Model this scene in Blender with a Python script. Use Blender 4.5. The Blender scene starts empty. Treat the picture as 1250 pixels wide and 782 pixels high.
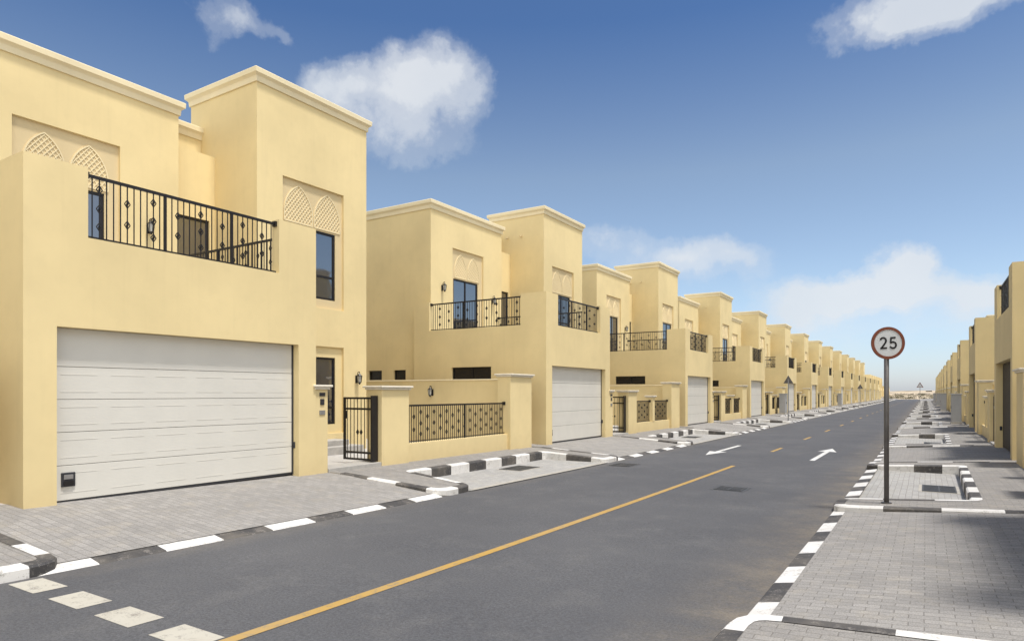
import bpy, bmesh, math, random
from mathutils import Vector, Matrix
from mathutils.geometry import tessellate_polygon
random.seed(7)
R = math.radians
sc = bpy.context.scene
COL = sc.collection

# ------------------------------------------------------------------ constants
TH = math.atan(505/800)          # yaw of the camera against the street
PER = 14.2                       # plot length along the street
LK, RK = 7.31, 1.25              # left / right kerb line (metres left of the camera)
LG, RG = 10.15, -1.80            # left / right garage line
MIR = LG + RG                    # right side is the left mirrored about this
RSHIFT = 2.1

def g(D):                        # gentle fall of the street
    return -0.18*(1-math.exp(-max(D-1, 0)/9))

# ------------------------------------------------------------------ materials
def new_mat(name):
    m = bpy.data.materials.new(name); m.use_nodes = True
    nt = m.node_tree; b = nt.nodes['Principled BSDF']
    return m, nt, b

def N(nt, t, **kw):
    n = nt.nodes.new(t)
    for k, v in kw.items():
        if k.startswith('i_'):
            key = k[2:].replace('_', ' ')
            n.inputs[key].default_value = v
        else:
            setattr(n, k, v)
    return n

def noise(nt, coord, scale, detail=4, rough=.55):
    n = N(nt, 'ShaderNodeTexNoise'); n.inputs['Scale'].default_value = scale
    n.inputs['Detail'].default_value = detail; n.inputs['Roughness'].default_value = rough
    nt.links.new(coord, n.inputs['Vector']); return n.outputs['Fac']

def ramp(nt, fac, stops):
    r = N(nt, 'ShaderNodeValToRGB'); e = r.color_ramp.elements
    while len(e) < len(stops): e.new(.5)
    for k, (p, c) in enumerate(stops):
        e[k].position = p; e[k].color = (c, c, c, 1) if isinstance(c, (int, float)) else (*c, 1)
    nt.links.new(fac, r.inputs['Fac']); return r.outputs['Color']

def mix(nt, fac, a, b, mode='MIX'):
    m = N(nt, 'ShaderNodeMix'); m.data_type = 'RGBA'; m.blend_type = mode
    for k, v in ((0, fac), (6, a), (7, b)):
        if hasattr(v, 'is_output'): nt.links.new(v, m.inputs[k])
        elif k == 0: m.inputs[0].default_value = v
        else: m.inputs[k].default_value = (*v, 1) if len(v) == 3 else v
    return m.outputs[2]

def mth(nt, op, a, b=None, clamp=False):
    m = N(nt, 'ShaderNodeMath', operation=op); m.use_clamp = clamp
    for k, v in ((0, a), (1, b)):
        if v is None: continue
        if hasattr(v, 'is_output'): nt.links.new(v, m.inputs[k])
        else: m.inputs[k].default_value = v
    return m.outputs[0]

def pos(nt):
    return N(nt, 'ShaderNodeNewGeometry').outputs['Position']

def bump(nt, b, h, strength, dist):
    n = N(nt, 'ShaderNodeBump'); n.inputs['Strength'].default_value = strength; n.inputs['Distance'].default_value = dist
    nt.links.new(h, n.inputs['Height']); nt.links.new(n.outputs['Normal'], b.inputs['Normal'])

def stucco(name, col, dirt=1.0):
    m, nt, b = new_mat(name); p = pos(nt)
    n1 = noise(nt, p, .55, 5); n2 = noise(nt, p, 4.5, 4); n3 = noise(nt, p, 130, 3)
    c = mix(nt, ramp(nt, n1, [(.36, 0), (.64, 1)]), tuple(x*.93 for x in col), tuple(min(1, x*1.04) for x in col))
    c = mix(nt, mth(nt, 'MULTIPLY', ramp(nt, n2, [(.5, 0), (.78, 1)]), .14*dirt), c, tuple(x*.72 for x in col))
    # faint rain streaks: noise stretched vertically
    mp = N(nt, 'ShaderNodeMapping'); mp.inputs['Scale'].default_value = (7, 7, .35); nt.links.new(p, mp.inputs['Vector'])
    n4 = noise(nt, mp.outputs[0], 1, 3)
    c = mix(nt, mth(nt, 'MULTIPLY', ramp(nt, n4, [(.55, 0), (.8, 1)]), .16*dirt), c, tuple(x*.70 for x in col))
    # splash dirt at the very foot of the walls
    sp = N(nt, 'ShaderNodeSeparateXYZ'); nt.links.new(p, sp.inputs[0])
    foot = mth(nt, 'SUBTRACT', 1.0, mth(nt, 'MULTIPLY', mth(nt, 'ADD', sp.outputs[2], mth(nt, 'MULTIPLY', n2, -.25)), 2.4), True)
    c = mix(nt, mth(nt, 'MULTIPLY', foot, .30*dirt), c, (.50, .37, .20))
    nt.links.new(c, b.inputs['Base Color'])
    b.inputs['Roughness'].default_value = .92; b.inputs['Specular IOR Level'].default_value = .2
    bump(nt, b, n3, .25, .004)
    return m

def plain(name, col, rough=.6, metal=0., var=.12, sc_=6, bmp=0):
    m, nt, b = new_mat(name); p = pos(nt)
    n1 = noise(nt, p, sc_, 5)
    c = mix(nt, ramp(nt, n1, [(.3, 0), (.7, 1)]), tuple(x*(1-var) for x in col), tuple(min(1, x*(1+var)) for x in col))
    nt.links.new(c, b.inputs['Base Color']); b.inputs['Roughness'].default_value = rough; b.inputs['Metallic'].default_value = metal
    if bmp: bump(nt, b, noise(nt, p, 60, 3), bmp, .004)
    return m

def pavers(name, ca, cb, mortar, w=.20, h=.10, stain=.35, rot=False):
    m, nt, b = new_mat(name); p = pos(nt)
    v = p
    if rot:
        mp = N(nt, 'ShaderNodeMapping'); mp.inputs['Rotation'].default_value = (0, 0, R(90)); nt.links.new(p, mp.inputs['Vector']); v = mp.outputs[0]
    # a slight warp so that the courses are not ruler-straight
    wn = N(nt, 'ShaderNodeTexNoise'); wn.inputs['Scale'].default_value = 1.3; nt.links.new(v, wn.inputs['Vector'])
    wv = N(nt, 'ShaderNodeVectorMath', operation='MULTIPLY_ADD'); nt.links.new(wn.outputs['Color'], wv.inputs[0])
    wv.inputs[1].default_value = (.02, .02, 0); nt.links.new(v, wv.inputs[2])
    br = N(nt, 'ShaderNodeTexBrick'); nt.links.new(wv.outputs[0], br.inputs['Vector'])
    br.inputs['Scale'].default_value = 1; br.inputs['Brick Width'].default_value = w; br.inputs['Row Height'].default_value = h
    br.inputs['Mortar Size'].default_value = .0045; br.inputs['Mortar Smooth'].default_value = .3; br.inputs['Bias'].default_value = 0
    br.inputs['Color1'].default_value = (*ca, 1); br.inputs['Color2'].default_value = (*cb, 1); br.inputs['Mortar'].default_value = (*mortar, 1)
    n1 = noise(nt, p, .5, 6, .6); n2 = noise(nt, p, 3.2, 5, .65); n3 = noise(nt, p, 90, 2)
    c = mix(nt, mth(nt, 'MULTIPLY', ramp(nt, n1, [(.42, 0), (.68, 1)]), stain), br.outputs['Color'], tuple(x*.62 for x in ca))
    c = mix(nt, mth(nt, 'MULTIPLY', ramp(nt, n2, [(.52, 0), (.75, 1)]), .35), c, (.40, .35, .27))
    c = mix(nt, .45, c, ramp(nt, n3, [(.3, .22), (.7, .70)]), 'OVERLAY')
    n7 = noise(nt, p, 22, 5, .8)
    c = mix(nt, mth(nt, 'MULTIPLY', ramp(nt, n7, [(.56, 0), (.68, 1)]), .30), c, tuple(x*.55 for x in ca))
    nt.links.new(c, b.inputs['Base Color']); b.inputs['Roughness'].default_value = .9; b.inputs['Specular IOR Level'].default_value = .25
    hh = mth(nt, 'ADD', mth(nt, 'MULTIPLY', br.outputs['Fac'], -1.0), mth(nt, 'MULTIPLY', n3, .4))
    bump(nt, b, hh, .6, .005)
    return m

def asphalt():
    m, nt, b = new_mat('asphalt'); p = pos(nt)
    n1 = noise(nt, p, .35, 6, .6); n2 = noise(nt, p, 1.6, 6, .7); n3 = noise(nt, p, 150, 2, .8); n4 = noise(nt, p, 45, 3, .7)
    c = mix(nt, ramp(nt, n1, [(.35, 0), (.7, 1)]), (.085, .085, .090), (.110, .109, .112))
    c = mix(nt, mth(nt, 'MULTIPLY', ramp(nt, n2, [(.52, 0), (.72, 1)]), .35), c, (.165, .158, .150))
    c = mix(nt, .75, c, ramp(nt, n3, [(.25, .25), (.75, .75)]), 'OVERLAY')
    c = mix(nt, .6, c, ramp(nt, n4, [(.28, .22), (.72, .78)]), 'OVERLAY')
    n6 = noise(nt, p, 14, 6, .85)
    c = mix(nt, mth(nt, 'MULTIPLY', ramp(nt, n6, [(.60, 0), (.72, 1)]), .24), c, (.22, .21, .19))
    # long tyre-darkened bands along the lanes
    mp = N(nt, 'ShaderNodeMapping'); mp.inputs['Scale'].default_value = (1.1, .05, 1); nt.links.new(p, mp.inputs['Vector'])
    n5 = noise(nt, mp.outputs[0], 1, 3)
    c = mix(nt, mth(nt, 'MULTIPLY', ramp(nt, n5, [(.45, 0), (.7, 1)]), .3), c, (.088, .087, .092))
    # blown sand gathered along the right kerb
    sp = N(nt, 'ShaderNodeSeparateXYZ'); nt.links.new(p, sp.inputs[0])
    e = mth(nt, 'SUBTRACT', 1.0, mth(nt, 'MULTIPLY', mth(nt, 'ABSOLUTE', mth(nt, 'ADD', sp.outputs[0], RK)), 1.0), True)
    e2 = mth(nt, 'SUBTRACT', 1.0, mth(nt, 'MULTIPLY', mth(nt, 'ABSOLUTE', mth(nt, 'ADD', sp.outputs[0], LK)), 2.2), True)
    s = mth(nt, 'MULTIPLY', mth(nt, 'MAXIMUM', mth(nt, 'POWER', e, 1.6), mth(nt, 'MULTIPLY', e2, .4)), mth(nt, 'MULTIPLY', ramp(nt, n2, [(.35, .2), (.65, 1)]), ramp(nt, n6, [(.35, .35), (.60, 1)])))
    c = mix(nt, mth(nt, 'MULTIPLY', s, .52), c, (.30, .235, .15))
    nt.links.new(c, b.inputs['Base Color']); b.inputs['Roughness'].default_value = .85; b.inputs['Specular IOR Level'].default_value = .3
    bump(nt, b, mth(nt, 'ADD', n3, mth(nt, 'MULTIPLY', n4, .6)), .5, .004)
    return m

def paint(name, col, wear, under):
    m, nt, b = new_mat(name); p = pos(nt)
    n1 = noise(nt, p, 9, 6, .75); n2 = noise(nt, p, 60, 3, .8); n3 = noise(nt, p, 2, 3)
    f = mth(nt, 'ADD', mth(nt, 'MULTIPLY', n1, .6), mth(nt, 'MULTIPLY', n2, .4))
    w = ramp(nt, f, [(wear, 0), (wear+.10, 1)])
    c = mix(nt, w, col, under)
    c = mix(nt, mth(nt, 'MULTIPLY', ramp(nt, n3, [(.4, 0), (.7, 1)]), .22), c, (.36, .31, .24))
    nt.links.new(c, b.inputs['Base Color']); b.inputs['Roughness'].default_value = .75
    bump(nt, b, n2, .3, .003)
    return m

def glass_mat():
    m, nt, b = new_mat('tinted_window_glass')
    b.inputs['Base Color'].default_value = (.012, .016, .03, 1); b.inputs['Roughness'].default_value = .04
    b.inputs['IOR'].default_value = 2.3; b.inputs['Specular IOR Level'].default_value = .9
    p = pos(nt); bump(nt, b, noise(nt, p, 1.2, 2), .12, .02)
    return m

def sand_mat():
    m, nt, b = new_mat('desert_sand'); p = pos(nt)
    n1 = noise(nt, p, .03, 6); n2 = noise(nt, p, 1.1, 6)
    c = mix(nt, ramp(nt, n1, [(.35, 0), (.65, 1)]), (.42, .33, .22), (.56, .46, .33))
    c = mix(nt, mth(nt, 'MULTIPLY', ramp(nt, n2, [(.5, 0), (.7, 1)]), .4), c, (.32, .26, .18))
    nt.links.new(c, b.inputs['Base Color']); b.inputs['Roughness'].default_value = .95
    bump(nt, b, n2, .5, .1)
    return m

M = {}
M['wall'] = stucco('sand_yellow_stucco', (.765, .618, .335), .8)
M['cornice'] = stucco('cream_cornice_stucco', (.80, .69, .46), .5)
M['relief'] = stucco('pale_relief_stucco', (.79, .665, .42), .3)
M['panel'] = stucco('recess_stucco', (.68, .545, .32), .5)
M['cap'] = plain('pale_stone_cap', (.72, .66, .54), .8, var=.08, bmp=.2)
M['door'] = plain('off_white_door_paint', (.67, .645, .585), .45, var=.03, sc_=2)
M['doorline'] = plain('door_joint_backing', (.36, .34, .30), .8)  # darker backing that shows in the joints between door sections
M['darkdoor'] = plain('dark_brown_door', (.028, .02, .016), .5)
M['iron'] = plain('black_painted_iron', (.022, .020, .020), .42, .3)
M['frame'] = plain('dark_aluminium_frame', (.022, .019, .018), .4, .3)
M['glass'] = glass_mat(); M['darkglass'] = plain('dark_slit_glass', (.012, .012, .014), .25)
M['lampglass'] = plain('frosted_lantern_glass', (.45, .44, .40), .25)
M['tile'] = plain('grey_stone_tile', (.40, .38, .35), .7, bmp=.2)
M['roof'] = plain('roof_screed', (.42, .40, .36), .9)
M['plate'] = plain('dark_plastic_plate', (.035, .035, .04), .35)
M['plate2'] = plain('grey_metal_plate', (.33, .32, .31), .4, .5)
M['asphalt'] = asphalt()
M['pave'] = pavers('grey_pavers', (.315, .295, .272), (.255, .240, .224), (.19, .176, .16))
M['bay'] = pavers('pale_bay_pavers', (.42, .405, .38), (.35, .338, .32), (.26, .245, .225), stain=.2, rot=True)
M['drive'] = pavers('driveway_pavers', (.335, .316, .295), (.27, .256, .24), (.20, .186, .17))
M['yard'] = plain('pale_yard_tiles', (.46, .44, .41), .85, bmp=.2)
M['white'] = paint('kerb_white_paint', (.70, .68, .65), .525, (.36, .335, .30))
M['black'] = paint('kerb_black_paint', (.050, .047, .047), .53, (.22, .20, .18))
M['conc'] = plain('concrete_edge', (.40, .37, .32), .9, bmp=.3)
M['rwhite'] = paint('road_white_paint', (.66, .65, .62), .53, (.20, .19, .18))
M['stopw'] = paint('aged_cream_road_paint', (.47, .44, .37), .52, (.24, .22, .19))
M['yellow'] = paint('road_yellow_paint', (.43, .262, .062), .51, (.25, .19, .11))
M['grate'] = plain('cast_iron_grate', (.10, .10, .10), .6, .5)
M['pit'] = plain('drain_pit', (.03, .03, .03), .9)
M['sand'] = sand_mat()
M['pole'] = plain('dull_grey_steel_pole', (.12, .11, .105), .5, .3, var=.2)
M['galv'] = plain('galvanised_steel', (.30, .30, .31), .45, .6)
M['signw'] = plain('white_sign_face', (.60, .62, .63), .45, var=.03)
M['signr'] = plain('faded_red_sign_border', (.19, .058, .032), .5, var=.08)
M['signk'] = plain('black_sign_figures', (.012, .012, .014), .5)
M['cab'] = plain('grey_cabinet_paint', (.36, .36, .36), .5, var=.06)
M['bush'] = plain('dry_scrub', (.09, .085, .045), .9, var=.4, sc_=2)

# ------------------------------------------------------------------ mesh builder
class MB:
    def __init__(s): s.v = []; s.f = []; s.m = []; s.mats = []
    def mi(s, m):
        if m not in s.mats: s.mats.append(m)
        return s.mats.index(m)
    def poly(s, pts, m):
        k = len(s.v); s.v += [tuple(p) for p in pts]; s.f.append(tuple(range(k, k+len(pts)))); s.m.append(s.mi(m))
    def faces(s, pts, fs, m):
        k = len(s.v); s.v += [tuple(p) for p in pts]
        for f in fs: s.f.append(tuple(k+i for i in f)); s.m.append(s.mi(m))
    def box(s, a, b, m, bev=0):
        x0, x1 = sorted((a[0], b[0])); y0, y1 = sorted((a[1], b[1])); z0, z1 = sorted((a[2], b[2]))
        if bev <= 0:
            P = [(x, y, z) for z in (z0, z1) for y in (y0, y1) for x in (x0, x1)]
            s.faces(P, [(0, 2, 3, 1), (4, 5, 7, 6), (0, 1, 5, 4), (2, 6, 7, 3), (0, 4, 6, 2), (1, 3, 7, 5)], m)
        else:
            bm = bmesh.new(); bmesh.ops.create_cube(bm, size=1)
            for v in bm.verts:
                v.co = Vector(((x0+x1)/2+v.co.x*(x1-x0), (y0+y1)/2+v.co.y*(y1-y0), (z0+z1)/2+v.co.z*(z1-z0)))
            bmesh.ops.bevel(bm, geom=list(bm.edges), offset=bev, segments=2, affect='EDGES', profile=.5)
            bm.verts.index_update()
            s.faces([v.co[:] for v in bm.verts], [[v.index for v in f.verts] for f in bm.faces], m); bm.free()
    def bar(s, p, q, r, m, n=4, r2=None, ph=None):
        p = Vector(p); q = Vector(q); d = (q-p)
        if d.length < 1e-6: return
        d.normalize(); a = Vector((0, 0, 1)) if abs(d.z) < .9 else Vector((0, 1, 0))
        u = d.cross(a).normalized(); w = d.cross(u)
        r2 = r if r2 is None else r2
        ph = (math.pi/4 if n == 4 else 0) if ph is None else ph
        A = [p+(u*math.cos(2*math.pi*k/n+ph)+w*math.sin(2*math.pi*k/n+ph))*r for k in range(n)]
        B = [q+(u*math.cos(2*math.pi*k/n+ph)+w*math.sin(2*math.pi*k/n+ph))*r2 for k in range(n)]
        fs = [(k, (k+1) % n, n+(k+1) % n, n+k) for k in range(n)] + [tuple(range(n))[::-1], tuple(range(n, 2*n))]
        s.faces([t[:] for t in A+B], fs, m)
    def build(s, name, parent=None, smooth=False):
        me = bpy.data.meshes.new(name); me.from_pydata(s.v, [], s.f)
        for m in s.mats: me.materials.append(m)
        me.polygons.foreach_set('material_index', s.m)
        me.update()
        bm = bmesh.new(); bm.from_mesh(me)
        bmesh.ops.remove_doubles(bm, verts=bm.verts, dist=1e-5)
        bmesh.ops.recalc_face_normals(bm, faces=bm.faces)
        if smooth:
            for f in bm.faces: f.smooth = True
        bm.to_mesh(me); bm.free()
        o = bpy.data.objects.new(name, me); COL.objects.link(o)
        if parent: o.parent = parent
        return o

def tag(o, label=None, cat=None, group=None, kind=None):
    if label: o['label'] = label
    if cat: o['category'] = cat
    if group: o['group'] = group
    if kind: o['kind'] = kind
    return o
def empty(name, loc=(0, 0, 0)):
    o = bpy.data.objects.new(name, None); o.location = loc; o.empty_display_size = .3; COL.objects.link(o); return o
def copy_tree(o, parent=None, keep=None):
    c = o.copy(); COL.objects.link(c); c.parent = parent
    for k in ('label', 'group'):
        if parent is None and k in c: del c[k]
    for ch in list(o.children):
        if keep is None or keep(ch): copy_tree(ch, c, keep)
    return c

# ------------------------------------------------------------------ wall surfaces with openings (real reveals)
# building coordinates: u = depth behind the garage line, v = along the street, z up;  local x = -u, y = v
def P(u, v, z): return (-u, v, z)

def face_holes(mb, axis, c, a0, a1, z0, z1, holes, m, sign=1):
    """axis 'u': wall plane at u=c spanning v; axis 'v': plane at v=c spanning u. sign: inward direction of the reveals.
       holes: (a0,a1,z0,z1,depth,backmat or None, revealmat)"""
    def pt(a, z, d=0): return P(c+d*sign, a, z) if axis == 'u' else P(a, c+d*sign, z)
    A = sorted({a0, a1, *[min(max(h[k], a0), a1) for h in holes for k in (0, 1)]})
    Z = sorted({z0, z1, *[min(max(h[k], z0), z1) for h in holes for k in (2, 3)]})
    for i in range(len(A)-1):
        for j in range(len(Z)-1):
            ca = (A[i]+A[i+1])/2; cz = (Z[j]+Z[j+1])/2
            if any(h[0] < ca < h[1] and h[2] < cz < h[3] for h in holes): continue
            mb.poly([pt(A[i], Z[j]), pt(A[i+1], Z[j]), pt(A[i+1], Z[j+1]), pt(A[i], Z[j+1])], m)
    for h in holes:
        b0, b1, y0, y1, d, back, rm = h
        mb.poly([pt(b0, y0), pt(b1, y0), pt(b1, y0, d), pt(b0, y0, d)], rm)
        mb.poly([pt(b0, y1), pt(b1, y1), pt(b1, y1, d), pt(b0, y1, d)], rm)
        mb.poly([pt(b0, y0), pt(b0, y1), pt(b0, y1, d), pt(b0, y0, d)], rm)
        mb.poly([pt(b1, y0), pt(b1, y1), pt(b1, y1, d), pt(b1, y0, d)], rm)
        if back: mb.poly([pt(b0, y0, d), pt(b1, y0, d), pt(b1, y1, d), pt(b0, y1, d)], back)

def volume(mb, u0, u1, v0, v1, z0, z1, fh=(), sh=(), m=None, roof=None):
    m = m or M['wall']
    face_holes(mb, 'u', u0, v0, v1, z0, z1, list(fh), m, 1)
    face_holes(mb, 'v', v0, u0, u1, z0, z1, list(sh), m, 1)
    mb.poly([P(u0, v1, z0), P(u1, v1, z0), P(u1, v1, z1), P(u0, v1, z1)], m)
    mb.poly([P(u1, v0, z0), P(u1, v1, z0), P(u1, v1, z1), P(u1, v0, z1)], m)
    mb.poly([P(u0, v0, z1), P(u1, v0, z1), P(u1, v1, z1), P(u0, v1, z1)], roof or M['roof'])

def cornice(u0, u1, v0, v1, z, parent, front_only=False):
    mb = MB()
    prof = [(0.0, -.31), (.035, -.31), (.045, -.19), (.06, -.17), (.10, -.135), (.115, -.125), (.12, -.015), (.11, 0), (-.25, .02), (-.25, -.15)]
    loops = []
    for o, h in prof:
        loops.append([P(u0-o, v0-o, z+h), P(u0-o, v1+o, z+h), P(u1+o, v1+o, z+h), P(u1+o, v0-o, z+h)])
    for i in range(len(loops)-1):
        for k in range(4):
            a, b = loops[i][k], loops[i][(k+1) % 4]; c, d = loops[i+1][(k+1) % 4], loops[i+1][k]
            mb.poly([a, b, c, d], M['cornice'])
    return mb.build('cornice', parent)

# window: frame + glass in the plane u = c (facing street) or v = c
def window(axis, c, a0, a1, z0, z1, parent, mull_v=(), mull_h=(), name='window', fw=.06):
    def B(mb, b0, b1, y0, y1, d0, d1, m):
        if axis == 'u': mb.box(P(c+d0, b0, y0), P(c+d1, b1, y1), m)
        else: mb.box(P(b0, c+d0, y0), P(b1, c+d1, y1), m)
    f = MB(); e = .003
    B(f, a0+e, a1-e, z0+e, z0+fw, .0, .06, M['frame']); B(f, a0+e, a1-e, z1-fw, z1-e, .0, .06, M['frame'])
    B(f, a0+e, a0+fw, z0+fw, z1-fw, .0, .06, M['frame']); B(f, a1-fw, a1-e, z0+fw, z1-fw, .0, .06, M['frame'])
    for t in mull_v: B(f, a0+(a1-a0)*t-.03, a0+(a1-a0)*t+.03, z0+fw, z1-fw, .004, .056, M['frame'])
    for t in mull_h: B(f, a0+fw, a1-fw, z0+(z1-z0)*t-.03, z0+(z1-z0)*t+.03, .008, .05, M['frame'])
    fo = f.build(name, parent)
    gl = MB(); B(gl, a0+fw-.01, a1-fw+.01, z0+fw-.01, z1-fw+.01, .028, .036, M['darkglass' if name == 'slit_window' else 'glass']); gl.build('glass', fo)
    return fo

# pointed arch lattice relief on the back of a recess facing the street
def arch_relief(parent, c, v0, v1, zb, zt):
    mb = MB(); w = v1-v0; vm = (v0+v1)/2; hs = (zt-zb)*.40
    pts = [(v0, zb)]
    zs = zb+(zt-zb)*.22; n = 9
    for k in range(n+1):
        a = R(60)*k/n
        pts.append((v1-w*math.cos(a), zs+(zt-zs)*math.sin(a)/math.sin(R(60))))
    right = [(2*vm-x, z) for x, z in reversed(pts[:-1])]
    poly = pts+right
    def bar2(p, q, hw, d0, d1, m):
        dx, dz = q[0]-p[0], q[1]-p[1]; L = math.hypot(dx, dz)
        if L < .01: return
        nx, nz = -dz/L*hw, dx/L*hw
        base = [(p[0]+nx, p[1]+nz), (q[0]+nx, q[1]+nz), (q[0]-nx, q[1]-nz), (p[0]-nx, p[1]-nz)]
        A = [P(c-d1, x, z) for x, z in base]; B = [P(c-d0, x, z) for x, z in base]
        mb.faces(A+B, [(0, 1, 2, 3), (0, 4, 5, 1), (1, 5, 6, 2), (2, 6, 7, 3), (3, 7, 4, 0)], m)
    for k in range(len(poly)):
        bar2(poly[k], poly[(k+1) % len(poly)], .013, 0, .022, M['relief'])
    # diagonal bars clipped to the convex outline
    def clip(px, pz, dx, dz):
        t0, t1 = -9, 9; m_ = len(poly)
        cx, cz = vm, zb+(zt-zb)*.4
        for k in range(m_):
            ax, az = poly[k]; bx, bz = poly[(k+1) % m_]
            ex, ez = bx-ax, bz-az; nx, nz = -ez, ex
            if (cx-ax)*nx+(cz-az)*nz < 0: nx, nz = -nx, -nz
            den = dx*nx+dz*nz; num = (ax-px)*nx+(az-pz)*nz
            if abs(den) < 1e-9:
                if num > 0: return None
                continue
            t = num/den
            if den > 0: t0 = max(t0, t)
            else: t1 = min(t1, t)
        return (t0, t1) if t1-t0 > .03 else None
    for sgn in (1, -1):
        dx, dz = .62, .785*sgn
        for k in range(-16, 17):
            px = vm+k*.105; pz = zb+.45
            r = clip(px, pz, dx, dz)
            if r: bar2((px+dx*r[0], pz+dz*r[0]), (px+dx*r[1], pz+dz*r[1]), .010, 0, .013+.002*sgn, M['relief'])
    return mb.build('arch_lattice', parent)

def railing(parent, p, q, z0, z1, posts=(), name='balcony_railing', rings=True, step=.10, every=4, bottom=True, end_knob=True):
    """p,q = (u,v) ends; one wrought iron panel"""
    mb = MB(); p = Vector((-p[0], p[1], 0)); q = Vector((-q[0], q[1], 0)); d = q-p; L = d.length; d.normalize()
    up = Vector((0, 0, 1))
    mb.bar(p+up*(z1-.02), q+up*(z1-.02), .030, M['iron'])
    if bottom: mb.bar(p+up*(z0+.035), q+up*(z0+.035), .017, M['iron'])
    n = max(2, int(round(L/step)))
    for k in range(1, n):
        b = p+d*(L*k/n)
        mb.bar(b+up*z0, b+up*(z1-.03), .0095, M['iron'])
        if rings and k % every == 2:
            zs = (.22, .50, .80) if (k//every) % 2 == 0 else (.34, .68)
            for t in zs:
                cz = z0+(z1-z0)*t; rr = .042; hh = .062
                pts = [b+up*(cz-hh), b+d*rr+up*cz, b+up*(cz+hh), b-d*rr+up*cz]
                for i in range(4): mb.bar(pts[i], pts[(i+1) % 4], .0085, M['iron'])
                nrm = Vector((-d.y, d.x, 0))
                for i in (-1, 1): mb.bar(b+up*(cz-hh*.6)+nrm*.002, b+nrm*.03*i+up*cz, .006, M['iron']); mb.bar(b+nrm*.03*i+up*cz, b+up*(cz+hh*.6), .006, M['iron'])
    for t in posts:
        b = p+d*(L*t); mb.bar(b+up*(z0-.02), b+up*(z1-.01), .026, M['iron'])
    if end_knob:
        for b in (p, q):
            mb.box((b.x-.045, b.y-.045, z1-.07), (b.x+.045, b.y+.045, z1+.025), M['iron'])
    return mb.build(name, parent)

def lantern(parent, u, v, z, nu, nv):
    """wall lantern; (nu,nv) = outward normal in u,v"""
    mb = MB(); o = Vector((-u, v, z)); n = Vector((-nu, nv, 0)); t = Vector((-n.y, n.x, 0)); up = Vector((0, 0, 1))
    for k in range(2):   # wall plate
        h = .11-.03*k
        a = o+n*.0+t*-.04+up*-h; b = o+n*(.015+.012*k)+t*.04+up*h
        mb.box(tuple(a), tuple(b), M['iron'])
    c = o+n*.13
    pts = [o+n*.02+up*.08, o+n*.07+up*.20, o+n*.13+up*.215, c+up*.15]
    for i in range(3): mb.bar(pts[i], pts[i+1], .010, M['iron'], 6)
    mb.bar(c+up*.10, c+up*.17, .075, M['iron'], 6, .012)
    mb.bar(c+up*.09, c+up*.105, .085, M['iron'], 6)
    mb.bar(c+up*-.10, c+up*-.085, .052, M['iron'], 6)
    mb.bar(c+up*-.15, c+up*-.10, .012, M['iron'], 6, .045)
    for k in range(6):
        a = k*math.pi/3; e = Vector((math.cos(a), math.sin(a), 0))
        mb.bar(c+e*.050+up*-.09, c+e*.075+up*.095, .006, M['iron'], 4)
    lo = mb.build('wall_lantern', parent)
    gl = MB(); gl.bar(c+up*-.086, c+up*.09, .044, M['lampglass'], 6, .066); gl.build('lantern_glass', lo)
    return lo

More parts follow.
